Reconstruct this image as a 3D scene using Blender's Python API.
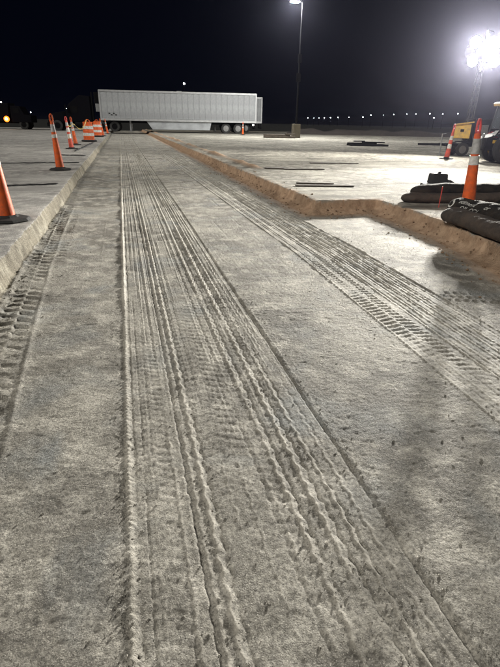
import bpy, math, random
import numpy as np
from mathutils import Matrix, Vector
for _o in list(bpy.data.objects): bpy.data.objects.remove(_o)
SC = bpy.context.scene
COL = SC.collection
random.seed(7); RNG = np.random.default_rng(7)
rad = math.radians

# ------------------------------------------------------------------ camera
YAW, PITCH, ROLL, CAM_H = rad(14.342), rad(23.631), rad(1.146), 1.30
fw = Vector((math.sin(YAW)*math.cos(PITCH), math.cos(YAW)*math.cos(PITCH), -math.sin(PITCH)))
r0 = Vector((math.cos(YAW), -math.sin(YAW), 0)); u0 = r0.cross(fw)
rr = math.cos(ROLL)*r0 + math.sin(ROLL)*u0; uu = -math.sin(ROLL)*r0 + math.cos(ROLL)*u0
cam_d = bpy.data.cameras.new('camera'); cam = bpy.data.objects.new('camera', cam_d); COL.objects.link(cam)
M = Matrix.Identity(4)
for i in range(3): M[i][0], M[i][1], M[i][2] = rr[i], uu[i], -fw[i]
M.translation = (0, 0, CAM_H); cam.matrix_world = M
cam_d.sensor_fit = 'VERTICAL'; cam_d.sensor_height = 36; cam_d.lens = 25.96
cam_d.clip_start = 0.05; cam_d.clip_end = 6000
SC.camera = cam

# ------------------------------------------------------------------ world, sun, exposure
W = bpy.data.worlds.new('World'); SC.world = W; W.use_nodes = True
wn = W.node_tree.nodes; wl = W.node_tree.links
bg = wn['Background']
bg.inputs['Color'].default_value = (0.0004, 0.0007, 0.0022, 1); bg.inputs['Strength'].default_value = 1.0   # night sky
SUN_AZ, SUN_EL = rad(-120), rad(38)     # weak wide light from behind the camera (site floodlights out of view)
sd = bpy.data.lights.new('sun', 'SUN'); sd.energy = 1.3; sd.angle = rad(16); sd.color = (1.0, 0.95, 0.86)
sun = bpy.data.objects.new('sun', sd); COL.objects.link(sun)
sdir = Vector((math.sin(SUN_AZ)*math.cos(SUN_EL), math.cos(SUN_AZ)*math.cos(SUN_EL), math.sin(SUN_EL)))
sun.rotation_euler = sdir.to_track_quat('Z', 'Y').to_euler(); sun.location = (0, -5, 12)
SC.view_settings.view_transform = 'Standard'; SC.view_settings.look = 'None'
SC.view_settings.exposure = 0.56; SC.view_settings.gamma = 1.0
SC.render.engine = 'CYCLES'
SC.cycles.use_denoising = True
SC.cycles.max_bounces = 6; SC.cycles.volume_bounces = 0
SC.cycles.sample_clamp_indirect = 4.0

# ------------------------------------------------------------------ helpers
def tag(o, label=None, cat=None, group=None, kind=None):
    if label: o['label'] = label
    if cat: o['category'] = cat
    if group: o['group'] = group
    if kind: o['kind'] = kind
    return o
def thing(name, label, cat, loc=(0, 0, 0), rz=0, group=None):
    o = bpy.data.objects.new(name, None); COL.objects.link(o)
    o.location = loc; o.rotation_euler = (0, 0, rz); o.empty_display_size = 0.2
    return tag(o, label, cat, group)
def copy_tree(o, parent=None):
    c = o.copy(); COL.objects.link(c)
    if parent: c.parent = parent
    for ch in o.children: copy_tree(ch, c)
    return c

class MB:
    def __init__(s): s.v = []; s.f = []
    def add(s, vs, fs):
        n = len(s.v); s.v += [tuple(p) for p in vs]; s.f += [tuple(i+n for i in f) for f in fs]; return s
    def box(s, c, d, rz=0, ry=0, rx=0, taper=1.0):
        m = Matrix.Rotation(rz, 3, 'Z') @ Matrix.Rotation(ry, 3, 'Y') @ Matrix.Rotation(rx, 3, 'X')
        vs = []
        for z in (-.5, .5):
            k = taper if z > 0 else 1
            for x, y in ((-.5, -.5), (.5, -.5), (.5, .5), (-.5, .5)):
                vs.append(Vector(c) + m @ Vector((x*d[0]*k, y*d[1]*k, z*d[2])))
        return s.add(vs, [(3, 2, 1, 0), (4, 5, 6, 7), (0, 1, 5, 4), (1, 2, 6, 5), (2, 3, 7, 6), (3, 0, 4, 7)])
    def bar(s, a, b, w, h=None):
        a = Vector(a); b = Vector(b); h = h or w; d = (b-a).normalized()
        up = Vector((0, 0, 1)) if abs(d.z) < .95 else Vector((1, 0, 0))
        x = d.cross(up).normalized()*w/2; y = x.cross(d).normalized()*h/2
        vs = [p+sx*x+sy*y for p in (a, b) for sx, sy in ((-1, -1), (1, -1), (1, 1), (-1, 1))]
        return s.add(vs, [(0, 1, 2, 3), (7, 6, 5, 4), (0, 4, 5, 1), (1, 5, 6, 2), (2, 6, 7, 3), (3, 7, 4, 0)])
    def tube(s, pts, r, n=8, cap=True):
        pts = [Vector(p) for p in pts]; rs = r if isinstance(r, (list, tuple)) else [r]*len(pts)
        vs = []; fs = []
        ref = None
        for i, p in enumerate(pts):
            d = (pts[min(i+1, len(pts)-1)]-pts[max(i-1, 0)]).normalized()
            if ref is None: ref = Vector((0, 0, 1)) if abs(d.z) < .9 else Vector((1, 0, 0))
            x = d.cross(ref).normalized(); y = x.cross(d).normalized(); ref = y
            for k in range(n):
                a = 2*math.pi*k/n; vs.append(p+rs[i]*(math.cos(a)*x+math.sin(a)*y))
        for i in range(len(pts)-1):
            for k in range(n):
                k2 = (k+1) % n; fs.append((i*n+k, i*n+k2, (i+1)*n+k2, (i+1)*n+k))
        if cap: fs += [tuple(reversed(range(n))), tuple(range((len(pts)-1)*n, len(pts)*n))]
        return s.add(vs, fs)
    def lathe(s, prof, n=24, c=(0, 0, 0), axis='Z', cap=True):
        vs = []; fs = []
        for r, z in prof:
            for k in range(n):
                a = 2*math.pi*k/n; p = (r*math.cos(a), r*math.sin(a), z)
                if axis == 'Y': p = (p[0], p[2], p[1])
                if axis == 'X': p = (p[2], p[0], p[1])
                vs.append(Vector(c)+Vector(p))
        for i in range(len(prof)-1):
            for k in range(n):
                k2 = (k+1) % n; fs.append((i*n+k, i*n+k2, (i+1)*n+k2, (i+1)*n+k))
        if cap: fs += [tuple(reversed(range(n))), tuple(range((len(prof)-1)*n, len(prof)*n))]
        return s.add(vs, fs)
    def prism(s, poly, y0, y1):          # poly in x,z extruded along y
        n = len(poly); vs = [(x, y0, z) for x, z in poly]+[(x, y1, z) for x, z in poly]
        fs = [tuple(range(n)), tuple(reversed(range(n, 2*n)))]
        fs += [(i, i+n, (i+1) % n+n, (i+1) % n) for i in range(n)]
        return s.add(vs, fs)
    def build(s, name, mat, parent=None, smooth=False, bevel=0):
        me = bpy.data.meshes.new(name); me.from_pydata(s.v, [], s.f); me.update()
        import bmesh
        bm = bmesh.new(); bm.from_mesh(me); bmesh.ops.recalc_face_normals(bm, faces=bm.faces); bm.to_mesh(me); bm.free()
        if smooth:
            me.polygons.foreach_set('use_smooth', [True]*len(me.polygons)); me.set_sharp_from_angle(angle=rad(38))
        o = bpy.data.objects.new(name, me); COL.objects.link(o); me.materials.append(mat)
        if parent: o.parent = parent
        if bevel:
            b = o.modifiers.new('bevel', 'BEVEL'); b.width = bevel; b.segments = 2; b.limit_method = 'ANGLE'
        return o

def mat(name, col, rough=.6, metal=0, emit=None, estr=0, var=0.0, vscale=6, bump=0, bscale=40, light=True, col2=None, spec=.5):
    m = bpy.data.materials.new(name); m.use_nodes = True; nt = m.node_tree; n = nt.nodes; l = nt.links
    p = n['Principled BSDF']; p.inputs['Roughness'].default_value = rough; p.inputs['Metallic'].default_value = metal
    p.inputs['Base Color'].default_value = (*col, 1); p.inputs['Specular IOR Level'].default_value = spec
    if var or bump:
        tc = n.new('ShaderNodeTexCoord')
    if var:
        nz = n.new('ShaderNodeTexNoise'); nz.inputs['Scale'].default_value = vscale; nz.inputs['Detail'].default_value = 8; nz.inputs['Roughness'].default_value = .65
        l.new(tc.outputs['Object'], nz.inputs['Vector'])
        rp = n.new('ShaderNodeValToRGB'); c2 = col2 or tuple(c*(1-var) for c in col)
        rp.color_ramp.elements[0].position = .36; rp.color_ramp.elements[1].position = .62
        rp.color_ramp.elements[0].color = (*c2, 1); rp.color_ramp.elements[1].color = (*col, 1)
        l.new(nz.outputs['Fac'], rp.inputs['Fac']); l.new(rp.outputs['Color'], p.inputs['Base Color'])
    if bump:
        nb = n.new('ShaderNodeTexNoise'); nb.inputs['Scale'].default_value = bscale; nb.inputs['Detail'].default_value = 6
        l.new(tc.outputs['Object'], nb.inputs['Vector'])
        b = n.new('ShaderNodeBump'); b.inputs['Strength'].default_value = bump; b.inputs['Distance'].default_value = .01
        l.new(nb.outputs['Fac'], b.inputs['Height']); l.new(b.outputs['Normal'], p.inputs['Normal'])
    if emit:
        p.inputs['Emission Color'].default_value = (*emit, 1); p.inputs['Emission Strength'].default_value = estr
        m.cycles.emission_sampling = 'FRONT' if light else 'NONE'
    return m

# value noise
_T = RNG.random((256, 256)).astype(np.float32)
def vnoise(x, y, seed=0):
    x = x+seed*37.13; y = y+seed*91.7
    xi = np.floor(x).astype(np.int64); yi = np.floor(y).astype(np.int64)
    fx = (x-xi).astype(np.float32); fy = (y-yi).astype(np.float32)
    fx = fx*fx*fx*(fx*(fx*6-15)+10); fy = fy*fy*fy*(fy*(fy*6-15)+10)
    g = lambda i, j: _T[(xi+i) & 255, (yi+j) & 255]
    return (g(0, 0)*(1-fx)+g(1, 0)*fx)*(1-fy)+(g(0, 1)*(1-fx)+g(1, 1)*fx)*fy-.5
def fbm(x, y, scale, oct=4, seed=0, gain=.5):
    s = 0; a = 1; f = scale
    for k in range(oct):
        s = s+a*vnoise(x*f+y*f*.13, y*f-x*f*.13, seed+k*3); a *= gain; f *= 2.07
    return s
def sstep(a, b, x):
    t = np.clip((x-a)/(b-a), 0, 1); return t*t*(3-2*t)

# ------------------------------------------------------------------ ground materials
def ground_mat(name, base, dark, pale, rough=.92, fine=.004, soil=False, streak=None, spec=.25, tint=None):
    m = bpy.data.materials.new(name); m.use_nodes = True; nt = m.node_tree; n = nt.nodes; l = nt.links
    p = n['Principled BSDF']; p.inputs['Specular IOR Level'].default_value = spec
    tc = n.new('ShaderNodeTexCoord')
    def noise(scale, detail=8, rgh=.6, vec=None, dist=0):
        z = n.new('ShaderNodeTexNoise'); z.inputs['Scale'].default_value = scale; z.inputs['Detail'].default_value = detail
        z.inputs['Roughness'].default_value = rgh; z.inputs['Distortion'].default_value = dist
        l.new(vec or tc.outputs['Object'], z.inputs['Vector']); return z.outputs['Fac']
    def ramp(fac, a, b):
        q = n.new('ShaderNodeMapRange'); q.inputs['From Min'].default_value = a; q.inputs['From Max'].default_value = b
        l.new(fac, q.inputs['Value']); return q.outputs['Result']
    def mix(fac, a, b, mode='MIX'):
        q = n.new('ShaderNodeMix'); q.data_type = 'RGBA'; q.blend_type = mode
        for s, v in ((0, fac), (6, a), (7, b)):
            if isinstance(v, tuple): q.inputs[s].default_value = (*v, 1)
            elif isinstance(v, (int, float)): q.inputs[s].default_value = v
            else: l.new(v, q.inputs[s])
        return q.outputs[2]
    c = mix(ramp(noise(.9, 9, .62, dist=.4), .42, .62), dark, base)
    c = mix(ramp(noise(5.5, 6, .6), .47, .66), c, pale)
    if tint: c = mix(ramp(noise(1.7, 5, .55, dist=.8), .53, .70), c, tint)
    c = mix(ramp(noise(26, 4, .6), .55, .74), c, dark)
    sp = ramp(noise(95, 3, .6), .36, .64)
    v = n.new('ShaderNodeMapRange'); v.inputs['To Min'].default_value = .62; v.inputs['To Max'].default_value = 1.36
    l.new(sp, v.inputs['Value'])
    c = mix(1.0, c, v.outputs['Result'], 'MULTIPLY')
    c = mix(ramp(noise(170, 2, .5), .60, .70), c, tuple(q_*.55 for q_ in dark))
    c = mix(ramp(noise(230, 2, .5), .61, .71), c, tuple(min(.8, q_*1.25) for q_ in pale))
    if streak:
        mp = n.new('ShaderNodeMapping'); mp.inputs['Scale'].default_value = streak; mp.inputs['Rotation'].default_value = (0, 0, rad(8))
        l.new(tc.outputs['Object'], mp.inputs['Vector'])
        c = mix(ramp(noise(1.0, 7, .65, mp.outputs['Vector']), .50, .66), c, dark)
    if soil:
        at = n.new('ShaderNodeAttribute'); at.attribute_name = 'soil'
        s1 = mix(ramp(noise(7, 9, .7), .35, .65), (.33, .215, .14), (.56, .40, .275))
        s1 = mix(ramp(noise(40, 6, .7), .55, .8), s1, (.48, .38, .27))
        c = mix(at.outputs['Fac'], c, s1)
        ap = n.new('ShaderNodeAttribute'); ap.attribute_name = 'spoil'
        q = n.new('ShaderNodeMath'); q.operation = 'MULTIPLY'; q.inputs[1].default_value = .55; l.new(ap.outputs['Fac'], q.inputs[0])
        c = mix(q.outputs[0], c, (.56, .53, .46))   # dry crumbled spoil squeezed up between the tyre ribs
    l.new(c, p.inputs['Base Color']); p.inputs['Roughness'].default_value = rough
    add = n.new('ShaderNodeMath'); add.operation = 'ADD'
    l.new(noise(42, 5, .62), add.inputs[0])
    vo = n.new('ShaderNodeMath'); vo.operation = 'MULTIPLY'; vo.inputs[1].default_value = .6
    l.new(noise(190, 3, .6), vo.inputs[0]); l.new(vo.outputs[0], add.inputs[1])
    b = n.new('ShaderNodeBump'); b.inputs['Strength'].default_value = .9; b.inputs['Distance'].default_value = fine
    if soil:      # rolled paths are smoother than the loose ground between them
        pa = n.new('ShaderNodeAttribute'); pa.attribute_name = 'pressed'
        pm_ = n.new('ShaderNodeMapRange'); pm_.inputs['To Min'].default_value = .95; pm_.inputs['To Max'].default_value = .42; l.new(pa.outputs['Fac'], pm_.inputs['Value']); wp = n.new('ShaderNodeMapRange'); wp.inputs['From Min'].default_value = .44; wp.inputs['From Max'].default_value = .60; wp.inputs['To Min'].default_value = .45; wp.inputs['To Max'].default_value = 1.0
        l.new(noise(1.35, 4, .55, dist=.6), wp.inputs['Value'])
        wm = n.new('ShaderNodeMath'); wm.operation = 'MULTIPLY'; l.new(pm_.outputs['Result'], wm.inputs[0]); l.new(wp.outputs['Result'], wm.inputs[1]); l.new(wm.outputs[0], b.inputs['Strength'])
    l.new(add.outputs[0], b.inputs['Height']); l.new(b.outputs['Normal'], p.inputs['Normal'])
    return m
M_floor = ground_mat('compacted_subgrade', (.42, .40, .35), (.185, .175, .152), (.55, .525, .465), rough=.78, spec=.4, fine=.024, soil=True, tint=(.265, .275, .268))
M_bank = ground_mat('bank_soil', (.40, .38, .33), (.25, .235, .205), (.48, .46, .40), fine=.030, soil=True)
M_clod = ground_mat('clod_soil', (.30, .20, .125), (.18, .12, .075), (.42, .32, .22), fine=.01)
M_lotL = ground_mat('old_asphalt', (.52, .505, .475), (.27, .262, .25), (.60, .585, .55), fine=.016, streak=(.5, 2.2, 1))
M_lotR = ground_mat('dusty_pavement', (.38, .365, .31), (.13, .122, .105), (.50, .48, .42), fine=.014, soil=True, streak=(.45, 2.4, 1))
M_cut = ground_mat('cut_concrete', (.36, .33, .26), (.19, .172, .138), (.47, .44, .36), fine=.016)
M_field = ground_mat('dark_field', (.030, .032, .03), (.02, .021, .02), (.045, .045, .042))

# ------------------------------------------------------------------ terrain
S = .20
def rows():
    y = [-.0]
    ys = []; t = .40; d = .02
    while t > -9: ys.append(t); t -= d; d = min(d*1.18, .6)
    ys = ys[::-1]
    t = .40
    while t < 74:
        if t < 3.2: d = .0062
        else: d = .00062*t*t
        if 6.5 < t < 7.9: d = min(d, .018)
        d = min(d, 1.2)
        t += d; ys.append(t)
    return np.array(ys)
def cols():
    x = [-1.26]; d = .012
    left = []; t = -1.26
    while t > -70: left.append(t); t -= d; d = min(d*1.12, 3)
    mid = []; t = -1.26+.006
    while t < 2.72:
        mid.append(t); t += .005 if t < -1.0 else (.0048 if -.14 < t < .9 else (.0068 if 1.55 < t < 2.5 else .010))
    while t < 4.15: mid.append(t); t += .014
    right = []; d = .016
    while t < 95: right.append(t); t += d; d = min(d*1.1, 3)
    return np.array(left[::-1]+mid+right)
YS = rows(); XS = cols(); NX, NY = len(XS), len(YS)
X, Y = np.meshgrid(XS, YS); X = X.astype(np.float64); Y = Y.astype(np.float64)
DY = np.gradient(YS)[:, None]

# edges of the excavation
eL = -1.085+.028*fbm(Y*0, Y, .5, 3, 2)+.02*fbm(Y*0, Y, 3.1, 4, 5, .6)
_ky = [-9, 0, 3, 4.1, 5, 6.1, 7.36, 9]; _kx = [3.25, 3.32, 3.50, 3.70, 3.86, 3.98, 4.0, 4.0]
xe = np.interp(Y, _ky, _kx)
edge_n = .05*fbm(X, Y, 1.1, 3, 11)+.014*fbm(X, Y, 5, 4, 12, .65)
dA = 2.92-X+.05*fbm(Y*0, Y, .35, 3, 9)
dB = np.minimum(7.36-Y+.05*fbm(X, X*0, 1.2, 2, 8), xe-X)
dR = np.maximum(dA, dB)+edge_n
bw = np.where(dB > dA, .19, .21)                      # bank width
t = np.clip(dR/bw, 0, 1)
bank = np.where(t < .22, 1-.70*np.clip(t/.22, 0, 1)**.8, .30*(1-np.clip((t-.22)/.78, 0, 1))**1.6)
bank = np.where(dR <= 0, 1, bank)

# floor relief
Z = .010*fbm(X, Y, .9, 3, 20)+.0028*fbm(X, Y, 5, 4, 21)
Zf = .0026*fbm(X, Y, 30, 3, 23, .8)+.0022*vnoise(X*70, Y*105, 29)*(1-sstep(3, 6, Y))
crumb = np.maximum(0, vnoise(X*46, Y*46, 24)+vnoise(X*90, Y*90, 25)*.5-.30)*.0045*(.35+1.3*np.clip(fbm(X, Y, 2.2, 3, 26)+.35, 0, 1))
crumb *= 1-sstep(5, 9, Y)
smear = np.maximum(0, vnoise(X*9, Y*26, 27)-.10)*.007*np.clip(fbm(X, Y, 1.3, 2, 28)+.5, 0, 1)
Z = Z+Zf+crumb+smear
soil = np.zeros_like(X)

def tri(p): return 2*np.abs(2*(p-np.floor(p+.5)))-1
def fade(period): return 1-sstep(period*.22, period*.5, DY)
def line(x0, sig, amp, zig=0, per=.075, bead=0, bper=.04, brk=.2, seed=1, y0=-20, y1=90, drift=.012, shift=0):
    """a longitudinal ridge (amp > 0) or groove (amp < 0) left by a tyre rib"""
    global Z
    global LK
    c = np.where(np.abs(XS-x0) < .5)[0]; c = slice(c[0], c[-1]+1)
    Yc = Y[:, :1]; sh = shift if np.isscalar(shift) else shift[:, :1]
    xc = x0+sh+drift*fbm(Yc*0+x0*9, Yc, .28, 3, seed)+.003*fbm(Yc*0, Yc, 9, 2, seed+5)
    if zig: xc = xc+zig*.55*tri(Yc/(per*1.15)+x0*7)*fade(per)
    m = np.clip(1+2.2*(fbm(Yc*0+x0*31, Yc, 1.7, 3, seed+7)-brk+.15), 0, 1.4)
    if bead: m = m*(1-min(.6, bead*1.1)*fade(bper*.6)*(.5+.5*np.cos(2*np.pi*Yc/(bper*.6)+2.5*fbm(Yc*0, Yc, 6, 2, seed+3))))
    if amp > 0: m = m*(.58+.50*sstep(2.0, 5.0, Yc))
    if amp < 0: m = m*(.55+.75*sstep(2.2, 5.0, Yc))
    m = m*sstep(y0, y0+.7, Yc)*(1-sstep(y1-.7, y1, Yc))
    xx = X[:, c]; yy = Y[:, c]
    g_ = 1+.75*fbm(xx, yy, 20, 3, seed+9, .65)
    ad = LK*amp*m*np.clip(g_, .25, 2)*np.exp(-((xx-xc+.004*NW[:, c])/(sig*.52))**2)
    Z[:, c] += ad
    if amp > 0: SPO[:, c] += ad
LK = .46
NW = fbm(X, Y, 26, 2, 300); SPO = np.zeros_like(X)
PRS = np.zeros_like(X)
def press(x0, x1, depth, soft=.012, shift=0, y0=-20, y1=90):
    global Z
    q = X-shift+.006*fbm(X, Y, 7, 2, 77)
    k = sstep(x0-soft, x0+soft, q)*(1-sstep(x1-soft, x1+soft, q))*sstep(y0, y0+1, Y)*(1-sstep(y1-1, y1, Y))
    Z = Z*(1-.45*k)-depth*k
    PRS[:] = np.maximum(PRS, k)
def lugs(c, half, per, depth, slant, y0, y1, duty=.45, seed=3, cols_=2):
    """cross-bar tread prints around centre line c(y)"""
    global Z
    q = (X-c)/half; env = (1-sstep(.86, 1.05, np.abs(q)))*sstep(y0, y0+.5, Y)*(1-sstep(y1-.6, y1, Y))
    side = np.sign(q) if cols_ == 2 else np.ones_like(q)
    ph = Y/per+slant*np.abs(q)+np.where(side > 0, .5, 0)+.16*fbm(X, Y, 3, 2, seed)
    w = .5+.5*np.cos(2*np.pi*ph)
    bar = sstep(1-duty-.12, 1-duty+.12, w)*fade(per)
    if cols_ == 2: bar = bar*sstep(.04, .14, np.abs(q))
    var = np.clip(.75+1.6*fbm(X, Y, 2.3, 3, seed+4), .1, 1.3)
    Z = Z-depth*bar*env*var
    Z = Z+depth*.35*env*(1-bar)*var*fade(per)

# main wheel path
press(-.075, .825, .005)
line(-.085, .022, .030, .003, .05, .5, .045, -.05, 31)
line(-.055, .009, -.010, .004, .05, .3, .05, .1, 32)
line(-.022, .006, -.012, .003, .06, .3, .05, .15, 33)
line(.005, .006, .006, .004, .06, .3, .05, .3, 34)
line(.080, .007, -.013, .005, .07, .4, .06, .10, 35)
line(.098, .008, .011, .005, .07, .4, .06, .12, 36)
line(.142, .012, -.022, .006, .075, .3, .06, .05, 37)
line(.165, .010, .012, .006, .075, .4, .07, .12, 38)
line(.205, .013, .020, .009, .085, .3, .08, .05, 39)
line(.228, .012, -.014, .009, .085, .3, .08, .05, 40)
line(.300, .007, .007, .009, .080, .5, .05, .35, 41)
line(.365, .007, .007, .009, .080, .5, .05, .35, 42)
line(.430, .009, -.010, .009, .080, .4, .06, .15, 43)
line(.450, .009, .011, .009, .080, .4, .06, .15, 44)
line(.512, .013, .017, .009, .090, .4, .07, .05, 45)
line(.535, .012, -.016, .009, .090, .3, .07, .05, 46)
line(.603, .013, .022, .010, .085, .35, .08, .02, 47)
line(.625, .012, -.020, .010, .085, .3, .08, .02, 48)
line(.672, .009, .014, .010, .085, .35, .08, .08, 49)
line(.690, .009, -.014, .010, .085, .3, .08, .08, 50)
line(.742, .009, .012, .009, .080, .4, .06, .15, 51)
line(.758, .007, -.009, .009, .080, .4, .06, .2, 52)
line(.818, .012, -.024, .002, .2, .1, .1, 0, 53)
line(.842, .010, .005, .003, .1, .3, .11, .25, 54)
for k_, (xx_, aa_) in enumerate([(-.045, .006), (.02, -.006), (.045, .006), (.058, -.006), (.118, -.006), (.185, -.008), (.255, .007), (.275, -.006), (.332, -.005), (.395, .006), (.41, -.006), (.485, -.008), (.57, .007), (.647, -.007), (.715, .007), (.78, .008), (.798, -.008), (.90, -.004), (1.02, .003), (1.08, -.003)]):
    line(xx_, .0075, aa_, .002, .07, .2, .06, .12, 220+k_*2, y0=1.5)
lugs(.33+0*Y, .10, .062, .0012, .6, .5, 8, .4, 61)
lugs(.55+0*Y, .13, .055, .0009, -.5, .5, 7, .4, 63)
lugs(.03+0*Y, .07, .05, .0012, .5, .5, 6, .4, 64)
# right wheel path, drifting outward with distance
shR = np.interp(Y, [0, 1.5, 3, 5, 9, 20, 45], [-.10, -.03, .02, .07, .02, -.1, -.25])
press(1.70, 2.44, .004, .016, shR)
for i, (xx, a, z) in enumerate([(1.69, .013, .003), (1.75, -.008, .004), (1.80, .007, .004), (1.86, -.008, .004), (1.91, .009, .004), (1.985, .015, .004),
                             (2.01, -.014, .004), (2.065, .014, .004), (2.09, -.013, .004), (2.145, .015, .004), (2.17, -.014, .004), (2.225, .014, .003),
                             (2.25, -.013, .003), (2.30, .014, .003), (2.325, -.012, .003), (2.375, .013, .003), (2.40, -.012, .003), (2.46, .012, .004)]):
    line(xx, .013 if a > 0 else .011, a*1.15, z*.4, .07, .2, .06, -.1, 70+i, shift=shR, drift=.006)
lugs(1.82+shR, .12, .060, .0050, .45, .6, 7.5, .45, 90)
# fainter paths
line(1.18, .012, -.006, .004, .08, .3, .06, .3, 101, y0=3)
line(1.32, .010, .005, .004, .08, .3, .06, .35, 102, y0=3)
line(1.50, .012, -.006, .003, .08, .3, .06, .25, 103, y0=4)
line(-.30, .010, .004, .004, .08, .3, .06, .35, 104, y0=3)
# left lugged track, curving out to the cut edge
cL = np.interp(Y, [0, 1, 2.1, 3.3, 4.9, 6.6, 8.6, 12], [-.66, -.70, -.755, -.82, -.885, -.925, -.955, -.97])
lugs(cL, .100, .120, .0095, .25, 1.7, 9.5, .5, 110)
lugs(cL+.16, .07, .12, .005, .2, 4.6, 8.0, .45, 113, 1)
hw = np.interp(Y, [0, 2, 5], [.17, .15, .12])
for sgn, a in ((1, .007), (-1, .006)):
    xc = cL+sgn*hw+.006*fbm(Y*0, Y, 6, 2, 115+sgn)
    Z = Z+a*np.exp(-((X-xc)/.013)**2)*np.clip(.9+1.2*fbm(Y*0+sgn, Y, 2, 3, 117), 0, 1.2)*(1-sstep(7, 9, Y))
# coarse broken clods along the foot of the cut edge
g = np.exp(-np.maximum(0, X-eL)/.10)*(1-sstep(6, 12, Y))
Z = Z+g*(np.maximum(0, vnoise(X*22, Y*22, 120)-.05)*.04+.014*fbm(X, Y, 12, 3, 122))
Z = Z+.060*np.exp(-np.maximum(0, X-eL)/.10)*(.75+.5*fbm(X, Y, 2.5, 2, 125))
# a second lugged print turning in from the right
cD = 2.62+.30*(3.15-Y)*-1.0
u = (X-2.85)*.94+(Y-3.2)*-.34; vv = (X-2.85)*.34+(Y-3.2)*.94
for off in (-.09, 0.0, .09):
    Z = Z-.010*sstep(.35, .65, .5+.5*np.cos(2*np.pi*u/.07+off*20))*np.exp(-((vv-off)/.032)**4)*(1-sstep(.28, .42, np.abs(u)))
# wisp ridges on the plain strip between the wheel paths
wr = np.abs(fbm(X+.2*Y, Y, 1.6, 3, 130)); Z = Z+.003*np.exp(-(wr/.012)**2)*sstep(.9, 1.0, X)*(1-sstep(1.5, 1.65, X))*np.clip(fbm(X, Y, .9, 2, 132)+.4, 0, 1)

# combine floor + bank + pavement levels
lipn = .022*fbm(X+.3*Y, Y-.2*X, 2.6, 5, 140, .6)+.004*fbm(X, Y, 30, 2, 141)
Zp = .004*fbm(X, Y, 1.2, 3, 150)+.002*fbm(X, Y, 18, 3, 151)
bz = S*bank
inbank = (dR > 0) & (dR < bw*1.08)
Zr = np.where(dR <= 0, S+Zp-.02*np.exp(-np.maximum(0, -dR)/.03)*(.5+fbm(X, Y, 8, 2, 145)), bz+Z*sstep(.55, 1.15, dR/bw)+lipn*sstep(0, .15, t)*(1-sstep(.8, 1.1, dR/bw)))
# spoil windrow lying on the right pavement
wn_ = 3.42+.10*fbm(Y*0, Y, .3, 3, 160); wa = sstep(12.6, 13.4, Y)*np.clip(.5+1.5*fbm(Y*0, Y, .8, 3, 162), .15, 1.2)
wr2 = np.exp(-((X-wn_)/.14)**2)*wa
Zr = Zr+wr2*.085
# left cut edge
dL = X-eL
fw_ = .065+.03*fbm(Y*0, Y, 1.3, 3, 174)
fp = np.clip(dL/fw_, 0, 1)
facen = (.010*fbm(X*4, Y, 3, 4, 170, .7)+.008*vnoise(X*60+Y*14, Y*22, 171))*np.sin(np.pi*np.clip(dL/fw_, 0, 1))
ZL = np.where(dL <= 0, S+Zp-.012*np.exp(dL/.02)*(.6+fbm(Y*0, Y, 9, 2, 172)), S*(1-fp)**.75*.93+Zr*fp)
Zt = np.where(dL < fw_, ZL+facen, Zr)
sn = .07*fbm(X, Y, 4, 4, 180, .6)
soil = np.where(dR > 0, (1-.35*sstep(bw, bw*1.3, dR))*(1-sstep(.28, .44, dR+sn)), 0)  # past the foot, brown covers spilled soil and paints in the bank's shadow
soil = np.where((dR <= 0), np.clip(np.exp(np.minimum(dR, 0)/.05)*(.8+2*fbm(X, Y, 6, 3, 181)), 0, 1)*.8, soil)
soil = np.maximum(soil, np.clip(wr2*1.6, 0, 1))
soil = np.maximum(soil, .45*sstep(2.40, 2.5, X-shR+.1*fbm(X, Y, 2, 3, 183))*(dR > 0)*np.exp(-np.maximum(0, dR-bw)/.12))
Zt = Zt.astype(np.float32); soil = soil.astype(np.float32)

# which sheet each face belongs to
fdL = (dL[:-1, :-1]+dL[1:, 1:])/2; fdR = (dR[:-1, :-1]+dR[1:, 1:])/2; fbw = bw[:-1, :-1]
region = np.where(fdL < 0, 0, np.where(fdL < .080, 1, np.where(fdR < 0, 4, np.where(fdR < fbw, 3, 2))))
idx = np.arange(NX*NY).reshape(NY, NX)
Q = np.stack([idx[:-1, :-1], idx[:-1, 1:], idx[1:, 1:], idx[1:, :-1]], -1)
P = np.stack([X, Y, Zt], -1).reshape(-1, 3).astype(np.float32); SO = soil.reshape(-1); PR = PRS.astype(np.float32).reshape(-1); SP = np.clip(SPO/.006, 0, 1).astype(np.float32).reshape(-1)
def sheet(name, code, material):
    q = Q[region == code]
    used, inv = np.unique(q, return_inverse=True); inv = inv.reshape(-1, 4)
    me = bpy.data.meshes.new(name); me.vertices.add(len(used)); me.vertices.foreach_set('co', P[used].ravel())
    me.loops.add(inv.size); me.loops.foreach_set('vertex_index', inv.ravel().astype(np.int32))
    me.polygons.add(len(inv)); me.polygons.foreach_set('loop_start', np.arange(0, inv.size, 4, dtype=np.int32))
    me.polygons.foreach_set('use_smooth', np.ones(len(inv), bool))
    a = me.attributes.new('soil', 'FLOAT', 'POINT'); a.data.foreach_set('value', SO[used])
    a = me.attributes.new('spoil', 'FLOAT', 'POINT'); a.data.foreach_set('value', SP[used])
    a = me.attributes.new('pressed', 'FLOAT', 'POINT'); a.data.foreach_set('value', PR[used])
    me.update(calc_edges=True); me.validate()
    o = bpy.data.objects.new(name, me); COL.objects.link(o); me.materials.append(material); o['kind'] = 'structure'
    return o
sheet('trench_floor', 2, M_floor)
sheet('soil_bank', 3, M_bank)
sheet('pavement_left', 0, M_lotL)
sheet('cut_edge', 1, M_cut)
sheet('pavement_right', 4, M_lotR)
def height(x, y):
    i = min(max(np.searchsorted(XS, x), 1), NX-1); j = min(max(np.searchsorted(YS, y), 1), NY-1); return float(Zt[j, i])

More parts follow.
